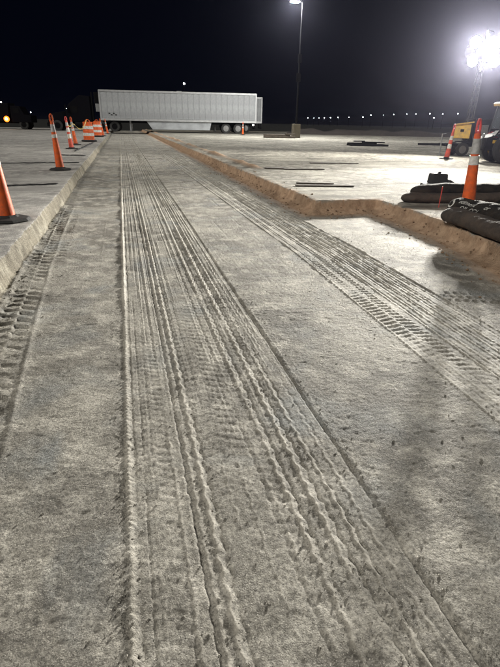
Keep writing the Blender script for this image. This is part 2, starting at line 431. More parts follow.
fld = MB()
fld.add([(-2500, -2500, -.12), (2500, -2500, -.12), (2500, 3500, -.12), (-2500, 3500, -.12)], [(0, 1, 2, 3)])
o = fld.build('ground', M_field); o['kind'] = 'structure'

# loose crumbs of spoil on the near floor
def crumbs():
    base = [(0, 0, 1), (.94, 0, .1), (.29, .9, -.1), (-.76, .55, .15), (-.76, -.55, -.1), (.29, -.9, .1), (0, 0, -.8)]
    fs = [(0, 1, 2), (0, 2, 3), (0, 3, 4), (0, 4, 5), (0, 5, 1), (6, 2, 1), (6, 3, 2), (6, 4, 3), (6, 5, 4), (6, 1, 5)]
    V = []; F = []
    anchors = [-.10, -.08, .16, .21, .51, .60, .67, .84]
    for k in range(9000):
        y = .5+5.5*random.random()**1.7
        q = random.random()
        if q < .42: x = random.choice(anchors)+random.gauss(0, .03)
        elif q < .58: x = -1.0+abs(random.gauss(0, .14))
        elif q < .75: x = random.gauss(2.45, .12)
        else: x = random.uniform(-1.0, 2.9)
        if x < -1.03: continue
        s = .0014+.0062*random.random()**4
        if q > .42 and q < .58: s *= 1.6
        a = random.random()*6.28; ca, sa = math.cos(a), math.sin(a); z = height(x, y); n = len(V)
        sx, sy, sz = s*random.uniform(.7, 1.3), s*random.uniform(.7, 1.3), s*random.uniform(.5, .9)
        for bx, by, b_z in base:
            bx *= sx; by *= sy; V.append((x+bx*ca-by*sa, y+bx*sa+by*ca, z+b_z*sz+.25*sz))
        F += [(a_+n, b_+n, c_+n) for a_, b_, c_ in fs]
    me = bpy.data.meshes.new('soil_crumbs'); me.from_pydata(V, [], F); me.materials.append(M_floor)
    o = bpy.data.objects.new('soil_crumbs', me); COL.objects.link(o)
    tag(o, 'loose pale soil crumbs scattered along the tyre tracks', 'crumbs', kind='stuff')
crumbs()
def clods():
    base = [(0, 0, 1), (.94, 0, .1), (.29, .9, -.1), (-.76, .55, .15), (-.76, -.55, -.1), (.29, -.9, .1), (0, 0, -.8)]
    fs = [(0, 1, 2), (0, 2, 3), (0, 3, 4), (0, 4, 5), (0, 5, 1), (6, 2, 1), (6, 3, 2), (6, 4, 3), (6, 5, 4), (6, 1, 5)]
    V = []; F = []
    for k in range(1500):
        q = random.random(); y = 2+16*random.random()**1.5
        if y > 7.3: x = 2.92-abs(random.gauss(.12, .22))
        elif random.random() < .2: y = 7.3-abs(random.gauss(.2, .15)); x = random.uniform(2.6, 4.0)
        else: x = float(np.interp(y, _ky, _kx))-abs(random.gauss(.2, .22))
        if random.random() < .12: x += .35*random.random()
        s = .004+.022*random.random()**5
        a = random.random()*6.28; ca, sa = math.cos(a), math.sin(a); z = height(x, y); n = len(V)
        j = [random.uniform(.7, 1.3) for _ in range(7)]
        for (bx, by, b_z), jj in zip(base, j):
            bx *= s*jj; by *= s*jj; V.append((x+bx*ca-by*sa, y+bx*sa+by*ca, z+b_z*s*.75*jj+.2*s))
        F += [(a_+n, b_+n, c_+n) for a_, b_, c_ in fs]
    me = bpy.data.meshes.new('soil_clods'); me.from_pydata(V, [], F); me.materials.append(M_clod)
    o = bpy.data.objects.new('soil_clods', me); COL.objects.link(o)
    tag(o, 'brown soil clods strewn over the excavation bank and its foot', 'clods', kind='stuff')
clods()

# ------------------------------------------------------------------ object materials
M_orange = mat('cone_orange', (.85, .13, .015), .5, var=.35, vscale=11, bump=.15, col2=(.52, .095, .03))
M_orange_old = mat('cone_red_faded', (.70, .10, .06), .6, var=.4, vscale=8, bump=.1)
M_pink = mat('handle_faded_red', (.72, .10, .09), .55, var=.3, vscale=20)
M_white = mat('reflective_white', (.78, .78, .76), .4, var=.25, vscale=16, col2=(.48, .46, .42))
M_grey = mat('reflective_worn', (.50, .50, .50), .45, var=.35, vscale=18)
M_rubber = mat('black_rubber', (.022, .022, .022), .8, var=.4, vscale=12, bump=.3)
M_dark = mat('dark_paint', (.004, .004, .006), .8, spec=.05)
M_black = mat('black_metal', (.006, .006, .007), .7, var=.3, spec=.06)
M_steel = mat('galvanised_steel', (.42, .43, .44), .45, .7, var=.3, vscale=10)
M_trailer = mat('trailer_white', (.36, .375, .39), .55, var=.34, vscale=.9, bump=.05, bscale=8)
M_rail = mat('aluminium_rail', (.50, .51, .52), .45, .5, var=.2, vscale=2)
M_skirt = mat('skirt_grey', (.40, .42, .44), .5, var=.3, vscale=1.2)
M_rim = mat('wheel_rim', (.26, .26, .26), .4, .6, var=.25)
M_yellow = mat('machine_yellow', (.66, .40, .035), .45, var=.45, vscale=7, col2=(.42, .26, .05), bump=.1)
M_glass = mat('dark_glass', (.05, .06, .065), .12)
M_cloth = mat('black_geotextile', (.012, .0115, .0115), .85, var=.5, vscale=7, bump=.8, bscale=90, col2=(.034, .027, .021), spec=.2)
M_brown = mat('muddy_geotextile', (.075, .055, .042), .85, var=.6, vscale=5, bump=.7, bscale=45, col2=(.03, .025, .022))
M_print = mat('white_print', (.70, .69, .66), .7, var=.35, vscale=40)
M_tar = mat('tar', (.012, .012, .013), .6, bump=.4)
M_wood = mat('dark_wet_board', (.11, .09, .07), .7, var=.5, vscale=5, bump=.4)
M_tape = mat('barrier_tape', (.70, .50, .08), .5, var=.2)
M_concrete = mat('pole_concrete', (.11, .095, .065), .85, var=.3, vscale=5, bump=.3)
M_berm = mat('berm_soil', (.060, .050, .046), .95, var=.4, vscale=1.5, bump=.6, bscale=6)
M_mast = mat('mast_grey', (.06, .06, .065), .6, var=.3)
LAMP = (1.0, .955, .87)
M_flood = mat('flood_lens', (.8, .8, .8), .3, emit=LAMP, estr=60, light=False)
M_pole_lamp = mat('pole_lamp_lens', (.8, .8, .8), .3, emit=(1, .99, .95), estr=3500)
M_far_lamp = mat('far_lamp_lens', (.8, .8, .8), .3, emit=(.86, .93, 1), estr=26, light=False)
M_small_lamp = mat('marker_lamp', (.8, .8, .8), .3, emit=(1, .95, .85), estr=6, light=False)
M_amber_halo = mat('amber_lamp_halo', (.8, .4, .05), .3, emit=(1, .15, .01), estr=2.2)
M_amber_core = mat('amber_lamp_core', (.8, .6, .2), .3, emit=(1, .62, .22), estr=20)
M_green = mat('green_indicator', (.1, .6, .2), .3, emit=(.05, 1, .35), estr=1.2, light=False)
M_redtrim = mat('red_trim', (.45, .03, .04), .5)

# ------------------------------------------------------------------ channelizer cones
def make_cone(name, label, loc, lean=(0, 0), group='orange channelizer cones', body=M_orange, handle=M_orange, bands=None, hbase=.05, base_mat=M_rubber, rz=0):
    t = thing(name, label, 'traffic cone', loc, rz, group)
    HT = 1.03; r = lambda z: .098-.058*(z/HT)
    m = MB()
    m.lathe([(r(z), z) for z in np.linspace(hbase-.005, HT, 14)]+[(.028, HT+.012)], 24)
    b_ = m.build('cone_body', body, t, True)
    hd = MB(); pts = []
    for k in range(13):
        a = math.pi*k/12-math.pi/2
        pts.append((.032*math.cos(math.pi*k/12), 0, HT+.02+.15*math.sin(math.pi*k/12)**.6))
    hd.tube(pts, .015, 8); hd.lathe([(.034, HT-.01), (.036, HT+.03), (.02, HT+.035)], 16)
    h_ = hd.build('handle', handle, t, True)
    parts = [b_, h_]
    for z0, z1, mt in (bands or [(.62, .72, M_white), (.80, .97, M_grey)]):
        bm = MB(); zz = np.linspace(z0, z1, 4)
        bm.lathe([(r(z0)-.004, z0-.0005)]+[(r(z)+.0025, z) for z in zz]+[(r(z1)-.004, z1+.0005)], 24)
        parts.append(bm.build('band', mt, t, True))
    bs = MB(); n = 8
    prof = [(.255, 0), (.26, .012), (.24, .034), (.135, .045), (.115, .065), (.090, .07)]
    bs.lathe(prof, n); bs_o = bs.build('base', base_mat, t, bevel=.006); bs_o.rotation_euler.z = math.pi/8
    for p in parts:
        p.rotation_euler = (lean[0], lean[1], 0)
    return t
zl = S+.003
make_cone('traffic_cone', 'bright orange cone cropped by the left edge, nearest to the camera', (-1.37, 6.2, zl), (0, rad(-3)))
make_cone('traffic_cone', 'tall orange cone with looped handle beside the pale cut edge, left foreground row', (-1.46, 12.7, zl), (0, rad(-3)),
          bands=[(.70, .775, M_white), (.83, .99, M_grey)])
make_cone('traffic_cone', 'faded red and white striped cone standing behind the tall orange one', (-1.99, 22.0, zl), (0, rad(-5)), body=M_orange_old,
          handle=M_pink, bands=[(.40, .56, M_white), (.64, .80, M_white), (.86, .99, M_grey)])
make_cone('traffic_cone', 'orange cone with worn pale top tied to the barrier tape beside the drum', (-2.11, 25.6, zl), (0, rad(-5)), bands=[(.62, .72, M_white), (.76, 1.0, M_grey)])
make_cone('traffic_cone', 'small far orange cone just past the second striped drum', (-1.32, 40.7, zl), (0, rad(-7)))
make_cone('traffic_cone', 'farthest orange cone at the lane edge in front of the trailer nose', (-1.12, 46.8, zl), (0, rad(-7)))
make_cone('traffic_cone', 'large orange cone with pink loop standing behind the black lettered sock', (4.52, 5.80, zl), (rad(1), rad(-5.5)), handle=M_pink,
          bands=[(.655, .765, M_white), (.79, .975, M_grey)], rz=rad(12))
make_cone('traffic_cone', 'striped orange and white cone standing near the light tower', (11.75, 16.8, zl), (0, rad(6)), body=M_orange_old, handle=M_pink,
          bands=[(.36, .52, M_white), (.66, .80, M_white)], group='orange channelizer cones')
make_cone('traffic_cone', 'slim orange cone standing beside the trailer rear wheels', (11.7, 50.2, zl), (0, 0))

# ------------------------------------------------------------------ drums
def make_drum(label, loc):
    t = thing('traffic_drum', label, 'traffic drum', loc, 0, 'orange striped traffic drums')
    R0, R1, Hh = .30, .255, .98; r = lambda z: R0+(R1-R0)*z/Hh
    m = MB(); prof = []
    for z in np.linspace(.06, Hh, 28):
        k = .012 if int(z/.115) % 2 else 0
        prof.append((r(z)-k, z))
    prof += [(R1-.05, Hh+.02), (.06, Hh+.025)]
    m.lathe(prof, 28); m.build('drum_body', M_orange, t, True)
    for z0 in (.30, .64):
        b = MB(); b.lathe([(r(z0)-.02, z0-.001)]+[(r(z)+.004, z) for z in np.linspace(z0, z0+.15, 4)]+[(r(z0+.15)-.02, z0+.151)], 28); b.build('band', M_white, t, True)
    h = MB(); h.tube([(-.11, 0, Hh), (-.10, 0, Hh+.08), (-.04, 0, Hh+.12), (.04, 0, Hh+.12), (.10, 0, Hh+.08), (.11, 0, Hh)], .018, 8); h.build('handle', M_orange, t, True)
    b = MB(); b.lathe([(.24, 0), (.40, .01), (.42, .05), (.39, .09), (.31, .10), (.28, .08)], 28); b.build('tyre_ring_base', M_rubber, t, True)
    return t
make_drum('nearer orange and white striped drum on black ring, tape tied to its top', (-1.72, 29.6, zl))
make_drum('farther orange and white striped drum between the nearer drum and far cones', (-1.62, 38.6, zl))

# barrier tape
def ribbon(pts, w=.05, th=.003):
    m = MB(); vs = []; fs = []
    for i, p in enumerate(pts):
        p = Vector(p); d = (Vector(pts[min(i+1, len(pts)-1)])-Vector(pts[max(i-1, 0)])).normalized()
        side = Vector((d.y, -d.x, 0)).normalized()*th/2
        up = Matrix.Rotation(.6*math.sin(i*.55), 3, d) @ Vector((0, 0, w/2))
        vs += [p-up-side, p+up-side, p+up+side, p-up+side]
    for i in range(len(pts)-1):
        a = i*4
        for k in range(4): fs.append((a+k, a+(k+1) % 4, a+4+(k+1) % 4, a+4+k))
    fs += [(0, 1, 2, 3), ((len(pts)-1)*4+3, (len(pts)-1)*4+2, (len(pts)-1)*4+1, (len(pts)-1)*4)]
    return m.add(vs, fs)
def sag(a, b, s, n=16):
    a = Vector(a); b = Vector(b); return [a.lerp(b, i/n)-Vector((0, 0, s*4*(i/n)*(1-i/n))) for i in range(n+1)]
pts = [(-2.04, 21.9, S+.35), (-2.06, 21.95, S+.6)]+sag((-2.06, 22.0, S+.93), (-2.16, 25.6, S+.93), .10)+sag((-2.10, 25.7, S+.93), (-1.75, 29.5, S+1.10), .34)[1:]
tag(ribbon(pts).build('barrier_tape', M_tape), 'yellow barrier tape sagging from the striped cone to the nearer drum', 'tape')

# tar seams and a slanting black strip on the left pavement and boards on the right
def seam(name, label, pts, w, h, mt, cat, group):
    m = MB(); vs = []; fs = []
    n = 26
    P_ = [Vector(pts[0]).lerp(Vector(pts[1]), i/n) for i in range(n+1)]
    d = (P_[-1]-P_[0]).normalized(); side = Vector((-d.y, d.x, 0))
    for i, p in enumerate(P_):
        k = w*(.55+.6*random.random())*(0.25 if i in (0, n) else 1); off = side*random.uniform(-.25, .25)*w
        zb = height(p.x, p.y)
        for sx, z in ((-.5, 0), (-.3, h), (.3, h), (.5, 0)): vs.append(p+off+side*sx*k+Vector((0, 0, zb+z+.002)))
    for i in range(n):
        a = i*4
        for k in range(4): fs.append((a+k, a+(k+1) % 4, a+4+(k+1) % 4, a+4+k))
    fs += [(0, 1, 2, 3), (n*4+3, n*4+2, n*4+1, n*4)]
    tag(m.add(vs, fs).build(name, mt), label, cat, group)
seam('black_strip', 'thick black tar seam across the left pavement between the two nearest cones', ((-2.6, 9.45, 0), (-1.2, 9.85, 0)), .17, .014, M_tar, 'tar seam', 'black tar seams on the left pavement')
seam('black_strip', 'long thin black tar seam just beyond the tall left cone', ((-3.8, 14.6, 0), (-1.2, 14.9, 0)), .20, .012, M_tar, 'tar seam', 'black tar seams on the left pavement')
seam('black_strip', 'short black tar seam just before the striped left cone', ((-2.2, 18.2, 0), (-1.2, 18.0, 0)), .34, .012, M_tar, 'tar seam', 'black tar seams on the left pavement')
seam('black_strip', 'slanting black strip running from the nearer drum along the cut edge', ((-1.75, 20.2, 0), (-1.45, 28.4, 0)), .10, .03, M_tar, 'tar seam', 'black tar seams on the left pavement')  # raised black strip from the drum towards the camera
def board(label, c, L_, w_, rz):
    m = MB(); m.box((0, 0, .012), (L_, w_*.8, .022)); o = m.build('board', M_wood, None, bevel=.004)
    o.location = (c[0], c[1], height(c[0], c[1])+.004); o.rotation_euler.z = rz
    tag(o, label, 'board', 'dark boards lying on the right pavement')
board('long dark board lying on pale pavement behind the soil corner', (3.75, 9.05, 0), 1.15, .13, rad(-8))
board('shorter dark board lying just behind the long board', (3.70, 9.45, 0), .75, .10, rad(-14))
board('dark board lying halfway along the soil bank', (4.6, 12.6, 0), 1.1, .15, rad(-4))
board('dark board lying at the end of the soil windrow', (3.9, 12.9, 0), .55, .25, rad(-20))
board('thin dark board lying farther right on pale pavement', (6.3, 14.6, 0), 1.5, .16, rad(-12))

# ------------------------------------------------------------------ sediment socks
def sock_mesh(axis, rx, rz_, n=40, m_=150, seed=1, tip=.5):
    """a filled fabric tube along a polyline, gathered at both ends"""
    ax = [Vector(p) for p in axis]; seg = [0]
    for i in range(1, len(ax)): seg.append(seg[-1]+(ax[i]-ax[i-1]).length)
    vs = []; fs = []; Lt = seg[-1]
    AA, SS = np.meshgrid(2*np.pi*np.arange(n)/n, np.arange(m_+1)/m_*Lt*5)
    WN = 1+.12*fbm(SS*.6, np.cos(AA)*1.1+5, 1, 2, seed)+.07*fbm(SS*2.5+np.cos(AA), np.sin(AA)*2+9, 1, 3, seed+4, .6)
    for i in range(m_+1):
        s = i/m_; dl = s*Lt
        k = max(j for j in range(len(seg)) if seg[j] <= dl+1e-9); k = min(k, len(ax)-2)
        p = ax[k].lerp(ax[k+1], (dl-seg[k])/(seg[k+1]-seg[k])); d = (ax[min(k+1, len(ax)-1)]-ax[k]).normalized()
        side = Vector((d.y, -d.x, 0)).normalized()
        e = min(dl, Lt-dl)/(rx*tip*2.2); tap = math.sqrt(max(.02, 1-(1-min(1, e))**2))
        for q in range(n):
            a = 2*math.pi*q/n
            w = WN[i, q]
            x = math.cos(a)*rx*w*tap; z = math.sin(a)*rz_*w*tap
            if z < -rz_*.62: z = -rz_*.62-(abs(z)-rz_*.62)*.2
            vs.append(p+side*x+Vector((0, 0, z)))
    for i in range(m_):
        for q in range(n):
            q2 = (q+1) % n; fs.append((i*n+q, i*n+q2, (i+1)*n+q2, (i+1)*n+q))
    fs += [tuple(reversed(range(n))), tuple(range(m_*n, (m_+1)*n))]
    mb = MB(); mb.add(vs, fs); return mb
zg = S+.10
# front pair
o = sock_mesh([(3.96, 5.45, S+.085), (3.90, 4.7, S+.085), (3.80, 3.9, S+.085), (3.66, 2.9, S+.085)], .155, .105, seed=5).build('sediment_bag', M_brown, None, True)
tag(o, 'muddy brown flattened sediment bag along the soil bank lip under the lettered sock', 'sediment bag')
AX = [(4.16, 5.62, S+.125), (4.13, 4.9, S+.14), (4.06, 4.1, S+.14), (3.95, 3.1, S+.13)]
sock = thing('sediment_sock', 'black fabric sock with white lettering lying along the soil bank', 'sediment sock', (4.1, 4.5, S))
so = sock_mesh(AX, .18, .155, seed=9).build('fabric_tube', M_cloth, sock, True); so.location = (-4.1, -4.5, -S)
from mathutils.bvhtree import BVHTree
TUBE = BVHTree.FromPolygons([v.co.copy() for v in so.data.vertices], [tuple(p.vertices) for p in so.data.polygons])
def letter(txt, size, s0, ang0, name='lettering'):
    cu = bpy.data.curves.new('t', 'FONT'); cu.body = txt; cu.size = size; cu.shear = .25; cu.resolution_u = 4
    ob = bpy.data.objects.new('t', cu); COL.objects.link(ob)
    dg = bpy.context.evaluated_depsgraph_get(); me = bpy.data.meshes.new_from_object(ob.evaluated_get(dg))
    bpy.data.objects.remove(ob)
    import bmesh
    bm = bmesh.new(); bm.from_mesh(me); bmesh.ops.subdivide_edges(bm, edges=[e for e in bm.edges if e.calc_length() > .02], cuts=2, use_grid_fill=True); bm.to_mesh(me); bm.free()
    a0, a1 = Vector(AX[0]), Vector(AX[2]); d = (a1-a0).normalized(); side = Vector((d.y, -d.x, 0)).normalized()
    if side.x > 0: side = -side
    for v in me.vertices:
        a = ang0+v.co.y/.19; p = a0+d*(s0+v.co.x)
        od = (side*math.cos(a)+Vector((0, 0, math.sin(a)))).normalized(); hit = TUBE.ray_cast(p+od*.6, -od)
        q = (hit[0] if hit[0] else p+od*.17)+od*.005; v.co = q-Vector((4.1, 4.5, S))
    o = bpy.data.objects.new(name, me); COL.objects.link(o); me.materials.append(M_print); o.parent = sock
for k_, w_ in enumerate('ediment or'.split()): letter(w_, .10, .27+.50*k_, .72)
letter('OIL.CC/', .10, .36, .20)
letter('S', .27, .10, .22, 'emblem')
# rear pair
o = sock_mesh([(4.22, 7.02, S+.06), (4.8, 6.88, S+.06), (5.6, 6.8, S+.06), (7.6, 6.9, S+.06)], .16, .085, seed=15).build('sediment_bag', M_brown, None, True)
tag(o, 'thin brown flattened bag under the rear sock, its tip pointing at the trench', 'sediment bag')
o = sock_mesh([(4.42, 7.10, S+.15), (5.0, 7.05, S+.165), (5.8, 7.0, S+.165), (7.8, 7.1, S+.165)], .16, .105, seed=19, tip=.9).build('sediment_sock', M_cloth, None, True)
tag(o, 'plain black sock with pointed end lying crosswise behind the cone', 'sediment sock')
# rubber weight block
t = thing('rubber_weight', 'black rubber block with a stepped lip on pavement behind the rear sock', 'weight', (6.05, 8.75, S+.004), rad(-10))
MB().box((0, 0, .03), (.62, .36, .06)).build('base_plate', M_rubber, t, bevel=.015)
MB().box((-.04, 0, .16), (.34, .26, .20), taper=.9).build('block', M_rubber, t, bevel=.03)
MB().box((.20, 0, .095), (.12, .22, .07), ry=rad(25)).build('lip', M_rubber, t, bevel=.015)
MB().lathe([(.03, .26), (.03, .285), (.015, .29)], 10, (-.02, 0, 0)).build('knob', M_rubber, t)
m = MB(); m.bar((4.50, 6.42, S), (4.51, 6.42, S+.30), .009); tag(m.build('marker_stake', M_pink), 'thin pink marker stake left of the large cone', 'stake')

# ------------------------------------------------------------------ light tower
def wheel(parent, c, R_, w, axis='Y', name='wheel', rim=M_rim, n=28):
    e = bpy.data.objects.new(name, None); COL.objects.link(e); e.parent = parent; e.location = c; e.empty_display_size = .1
    q = w/2
    MB().lathe([(R_*.55, -q*.8), (R_*.8, -q), (R_*.96, -q*.85), (R_, -q*.5), (R_, q*.5), (R_*.96, q*.85), (R_*.8, q), (R_*.55, q*.8)], n, axis=axis).build('tyre', M_rubber, e, True)
    MB().lathe([(R_*.58, -q*.82), (R_*.5, -q*.86), (R_*.44, -q*.5), (R_*.2, -q*.45), (R_*.17, -q*.9), (R_*.05, -q*.95), (R_*.05, q*.8), (R_*.17, q*.8), (R_*.45, q*.5), (R_*.58, q*.82)], n, axis=axis).build('rim', rim, e, True)
    return e
TW = (14.05, 18.9)
tw = thing('light_tower', 'lit mobile light tower with lattice mast and yellow generator box', 'light tower', (TW[0], TW[1], S), rad(-15))
MB().box((.15, 0, .42), (2.3, 1.0, .10)).bar((-.9, .3, .42), (-2.0, 0, .42), .08).bar((-.9, -.3, .42), (-2.0, 0, .42), .08).build('frame', M_black, tw)
m = MB(); m.box((.55, 0, .95), (1.1, .95, .95)); m.build('generator_box', M_black, tw, bevel=.03)
m = MB(); m.box((-.40, -.38, .95), (.62, .05, .55), rz=rad(-22), rx=rad(-14)); m.box((-.36, -.41, 1.25), (.70, .06, .05), rz=rad(-22), ry=rad(-8)); yp = m.build('hinged_panel', M_yellow, tw, bevel=.01)
m = MB(); m.box((-.42, -.412, .98), (.14, .012, .10), rz=rad(-22), rx=rad(-14)); m.build('panel_vent', M_black, tw)
MB().box((.35, -.50, .95), (.45, .03, .5)).build('control_panel', M_steel, tw, bevel=.01)
MB().lathe([(.16, -.05), (.16, .05)], 20, (.75, -.53, .8), 'Y').build('cable_reel', M_redtrim, tw)
MB().box((-.35, -.52, .56), (.62, .22, .05)).build('mudguard', M_black, tw, bevel=.01)
wheel(tw, (-.35, -.55, .26), .26, .16); wheel(tw, (-.35, .55, .26), .26, .16)
m = MB(); m.tube([(-1.15, -.28, 0.02), (-1.15, -.28, .85)], .03, 8); m.lathe([(.09, 0), (.09, .02), (.02, .03)], 12, (-1.15, -.28, 0)); m.tube([(-1.15, -.28, .82), (-1.0, -.28, .86)], .015, 6); m.build('jack', M_steel, tw)
m = MB(); m.tube([(-.85, -.5, .02), (-.85, -.5, .7)], .028, 8); m.lathe([(.08, 0), (.08, .02), (.02, .03)], 12, (-.85, -.5, 0)); m.bar((-1.15, -.28, .5), (-.85, -.5, .5), .03); m.build('outrigger', M_steel, tw)
# mast
MT = Vector((.02, 0, 3.35)); MBASE = Vector((-.05, 0, .5))
TOPV = MT
m = MB()
cs = [(-.11, -.11), (.11, -.11), (.11, .11), (-.11, .11)]
for cx_, cy_ in cs: m.tube([MBASE+Vector((cx_, cy_, 0)), MT+Vector((cx_*.8, cy_*.8, 0))], .017, 6)
N = 13
for i in range(N):
    a, b = i/N, (i+1)/N
    for q in range(4):
        c0, c1 = cs[q], cs[(q+1) % 4]
        p0 = (MBASE+Vector((*c0, 0))).lerp(MT+Vector((c0[0]*.8, c0[1]*.8, 0)), a); p1 = (MBASE+Vector((*c1, 0))).lerp(MT+Vector((c1[0]*.8, c1[1]*.8, 0)), b)
        m.tube([p0, p1], .009, 5)
m.build('mast', M_mast, tw)
m = MB(); m.tube([MT+Vector((0, 0, -.2)), MT+Vector((0, 0, .85))], .035, 8); m.bar(MT+Vector((-.55, 0, .18)), MT+Vector((.55, 0, .18)), .05); m.bar(MT+Vector((-.55, 0, .72)), MT+Vector((.55, 0, .72)), .05); m.build('head_frame', M_steel, tw)
def flood(c, aim, power, cone):
    d = (Vector(aim)-Vector(c)).normalized(); q = d.to_track_quat('Y', 'Z'); Rm = q.to_matrix()
    hb = MB(); hb.lathe([(.06, -.26), (.15, -.2), (.21, -.05), (.225, .0), (.205, .0), (.20, -.02)], 20, axis='Y')
    hb.v = [tuple(Vector(c)+Rm @ Vector(p)) for p in hb.v]; h = hb.build('floodlight', M_black, tw, True)
    lb = MB(); lb.lathe([(.203, -.012), (.19, .004), (.10, .012), (.01, .015)], 20, axis='Y'); lb.v = [tuple(Vector(c)+Rm @ Vector(p)) for p in lb.v]
    l_ = lb.build('lens', M_flood, h, True)
    sp = bpy.data.lights.new('floodlight_beam', 'SPOT'); sp.energy = power; sp.spot_size = cone; sp.spot_blend = 1.0; sp.shadow_soft_size = .16; sp.color = LAMP
    so_ = bpy.data.objects.new('floodlight_beam', sp); COL.objects.link(so_); so_.parent = h
    so_.location = Vector(c)+d*.06; so_.rotation_euler = d.to_track_quat('-Z', 'Y').to_euler()
# aims are given in world terms and turned into the tower's own frame
def aim(x, y, z): return Matrix.Rotation(rad(15), 3, 'Z') @ Vector((x-TW[0], y-TW[1], z-S))
KP = 8600
flood(MT+Vector((-.42, -.10, .78)), aim(.2, 4.0, 1.0), KP, rad(46)); flood(MT+Vector((.42, -.10, .78)), aim(1.5, 5.0, .8), KP, rad(46))
flood(MT+Vector((-.42, -.10, .14)), aim(5, 14.0, .2), KP*.55, rad(125)); flood(MT+Vector((.42, -.10, .14)), aim(.8, 3, 1.2), KP, rad(40))
flood(MT+Vector((-.50, .16, .46)), aim(8, 56, 1.5), KP*.40, rad(80)); flood(MT+Vector((0, -.12, .98)), aim(-2, 26, .5), KP*2.0, rad(84))

# ------------------------------------------------------------------ yellow loader at the right edge
ld = thing('utility_tractor', 'yellow and black utility tractor with cab parked at the right edge', 'tractor', (12.75, 14.9, S), rad(-20))
wheel(ld, (-.25, -.62, .46), .46, .28, rim=M_yellow); wheel(ld, (1.15, -.62, .46), .46, .28, rim=M_yellow); wheel(ld, (-.25, .62, .46), .46, .28, rim=M_yellow); wheel(ld, (1.15, .62, .46), .46, .28, rim=M_yellow)
m = MB(); m.prism([(-.95, .40), (1.5, .40), (1.6, .75), (1.55, 1.05), (-.2, 1.05), (-.9, .8)], -.46, .46); m.build('body', M_black, ld, bevel=.02)
m = MB(); m.prism([(.75, 1.05), (1.65, 1.0), (1.7, 1.28), (.85, 1.38)], -.45, .45); m.build('engine_hood', M_yellow, ld, bevel=.03)
for x_, y_ in ((-.55, -.44), (-.55, .44), (.65, -.44), (.65, .44)): MB().bar((x_, y_, .95), (x_+(.12 if x_ < 0 else 0), y_, 1.82), .06).build('cab_post', M_black, ld)
m = MB(); m.box((.12, 0, 1.86), (1.32, 1.02, .08)); m.box((-.50, 0, 1.84), (.16, 1.06, .10), ry=rad(-18)); m.build('roof', M_yellow, ld, bevel=.015)
m = MB(); m.box((.12, -.435, 1.55), (1.05, .012, .5)); m.build('window', M_glass, ld)
m = MB(); m.box((-.50, 0, 1.42), (.012, .82, .7), ry=rad(8)); m.build('window', M_glass, ld)
m = MB(); m.box((.1, 0, 1.05), (.5, .5, .14)); m.box((.33, 0, 1.3), (.12, .5, .5)); m.build('seat', M_rubber, ld, bevel=.03)
m = MB(); m.box((-.15, -.47, .82), (1.1, .03, .04)); m.build('trim_strip', M_redtrim, ld)
m = MB(); m.box((-.62, -.47, .68), (.18, .03, .10)); m.build('number_plate', M_yellow, ld)
m = MB(); m.box((-.05, -.475, .99), (.05, .02, .03)); m.build('indicator', M_green, ld)
MB().box((-.55, -.50, .30), (.42, .16, .20)).build('toolbox', M_black, ld, bevel=.02)
MB().tube([(-.7, -.47, .95), (-.5, -.56, .75), (-.2, -.55, .72), (.1, -.49, .9)], .018, 7).build('hose', M_rubber, ld, True)
MB().tube([(-.75, -.47, .88), (-.45, -.58, .62), (0, -.56, .60), (.3, -.49, .8)], .016, 7).build('hose', M_rubber, ld, True)
for yy_ in (-.34, .34): MB().lathe([(.07, -.03), (.075, 0), (.06, .02), (.02, .03)], 14, (-.98, yy_, .86), 'X').build('headlamp', M_steel, ld, True)
MB().prism([(-.78, .90), (-.70, 1.02), (.20, 1.02), (.28, .90), (.22, .90), (.17, .97), (-.66, .97), (-.72, .90)], -.80, -.48).build('fender', M_black, ld)
for k_ in range(5): MB().box((-.42+.11*k_, -.472, .70), (.07, .02, .05)).build('vent', M_steel if k_ % 2 else M_redtrim, ld)
MB().bar((-.28, -.46, 1.05), (-.28, -.46, 1.78), .03).bar((-.28, -.46, 1.4), (.5, -.46, 1.4), .025).build('door_frame', M_yellow, ld)
MB().box((-.98, 0, .62), (.10, .80, .34)).build('front_grille', M_rubber, ld, bevel=.02)
MB().tube([(.55, -.30, 1.3), (.55, -.30, 1.75)], .03, 8).build('exhaust_pipe', M_black, ld)

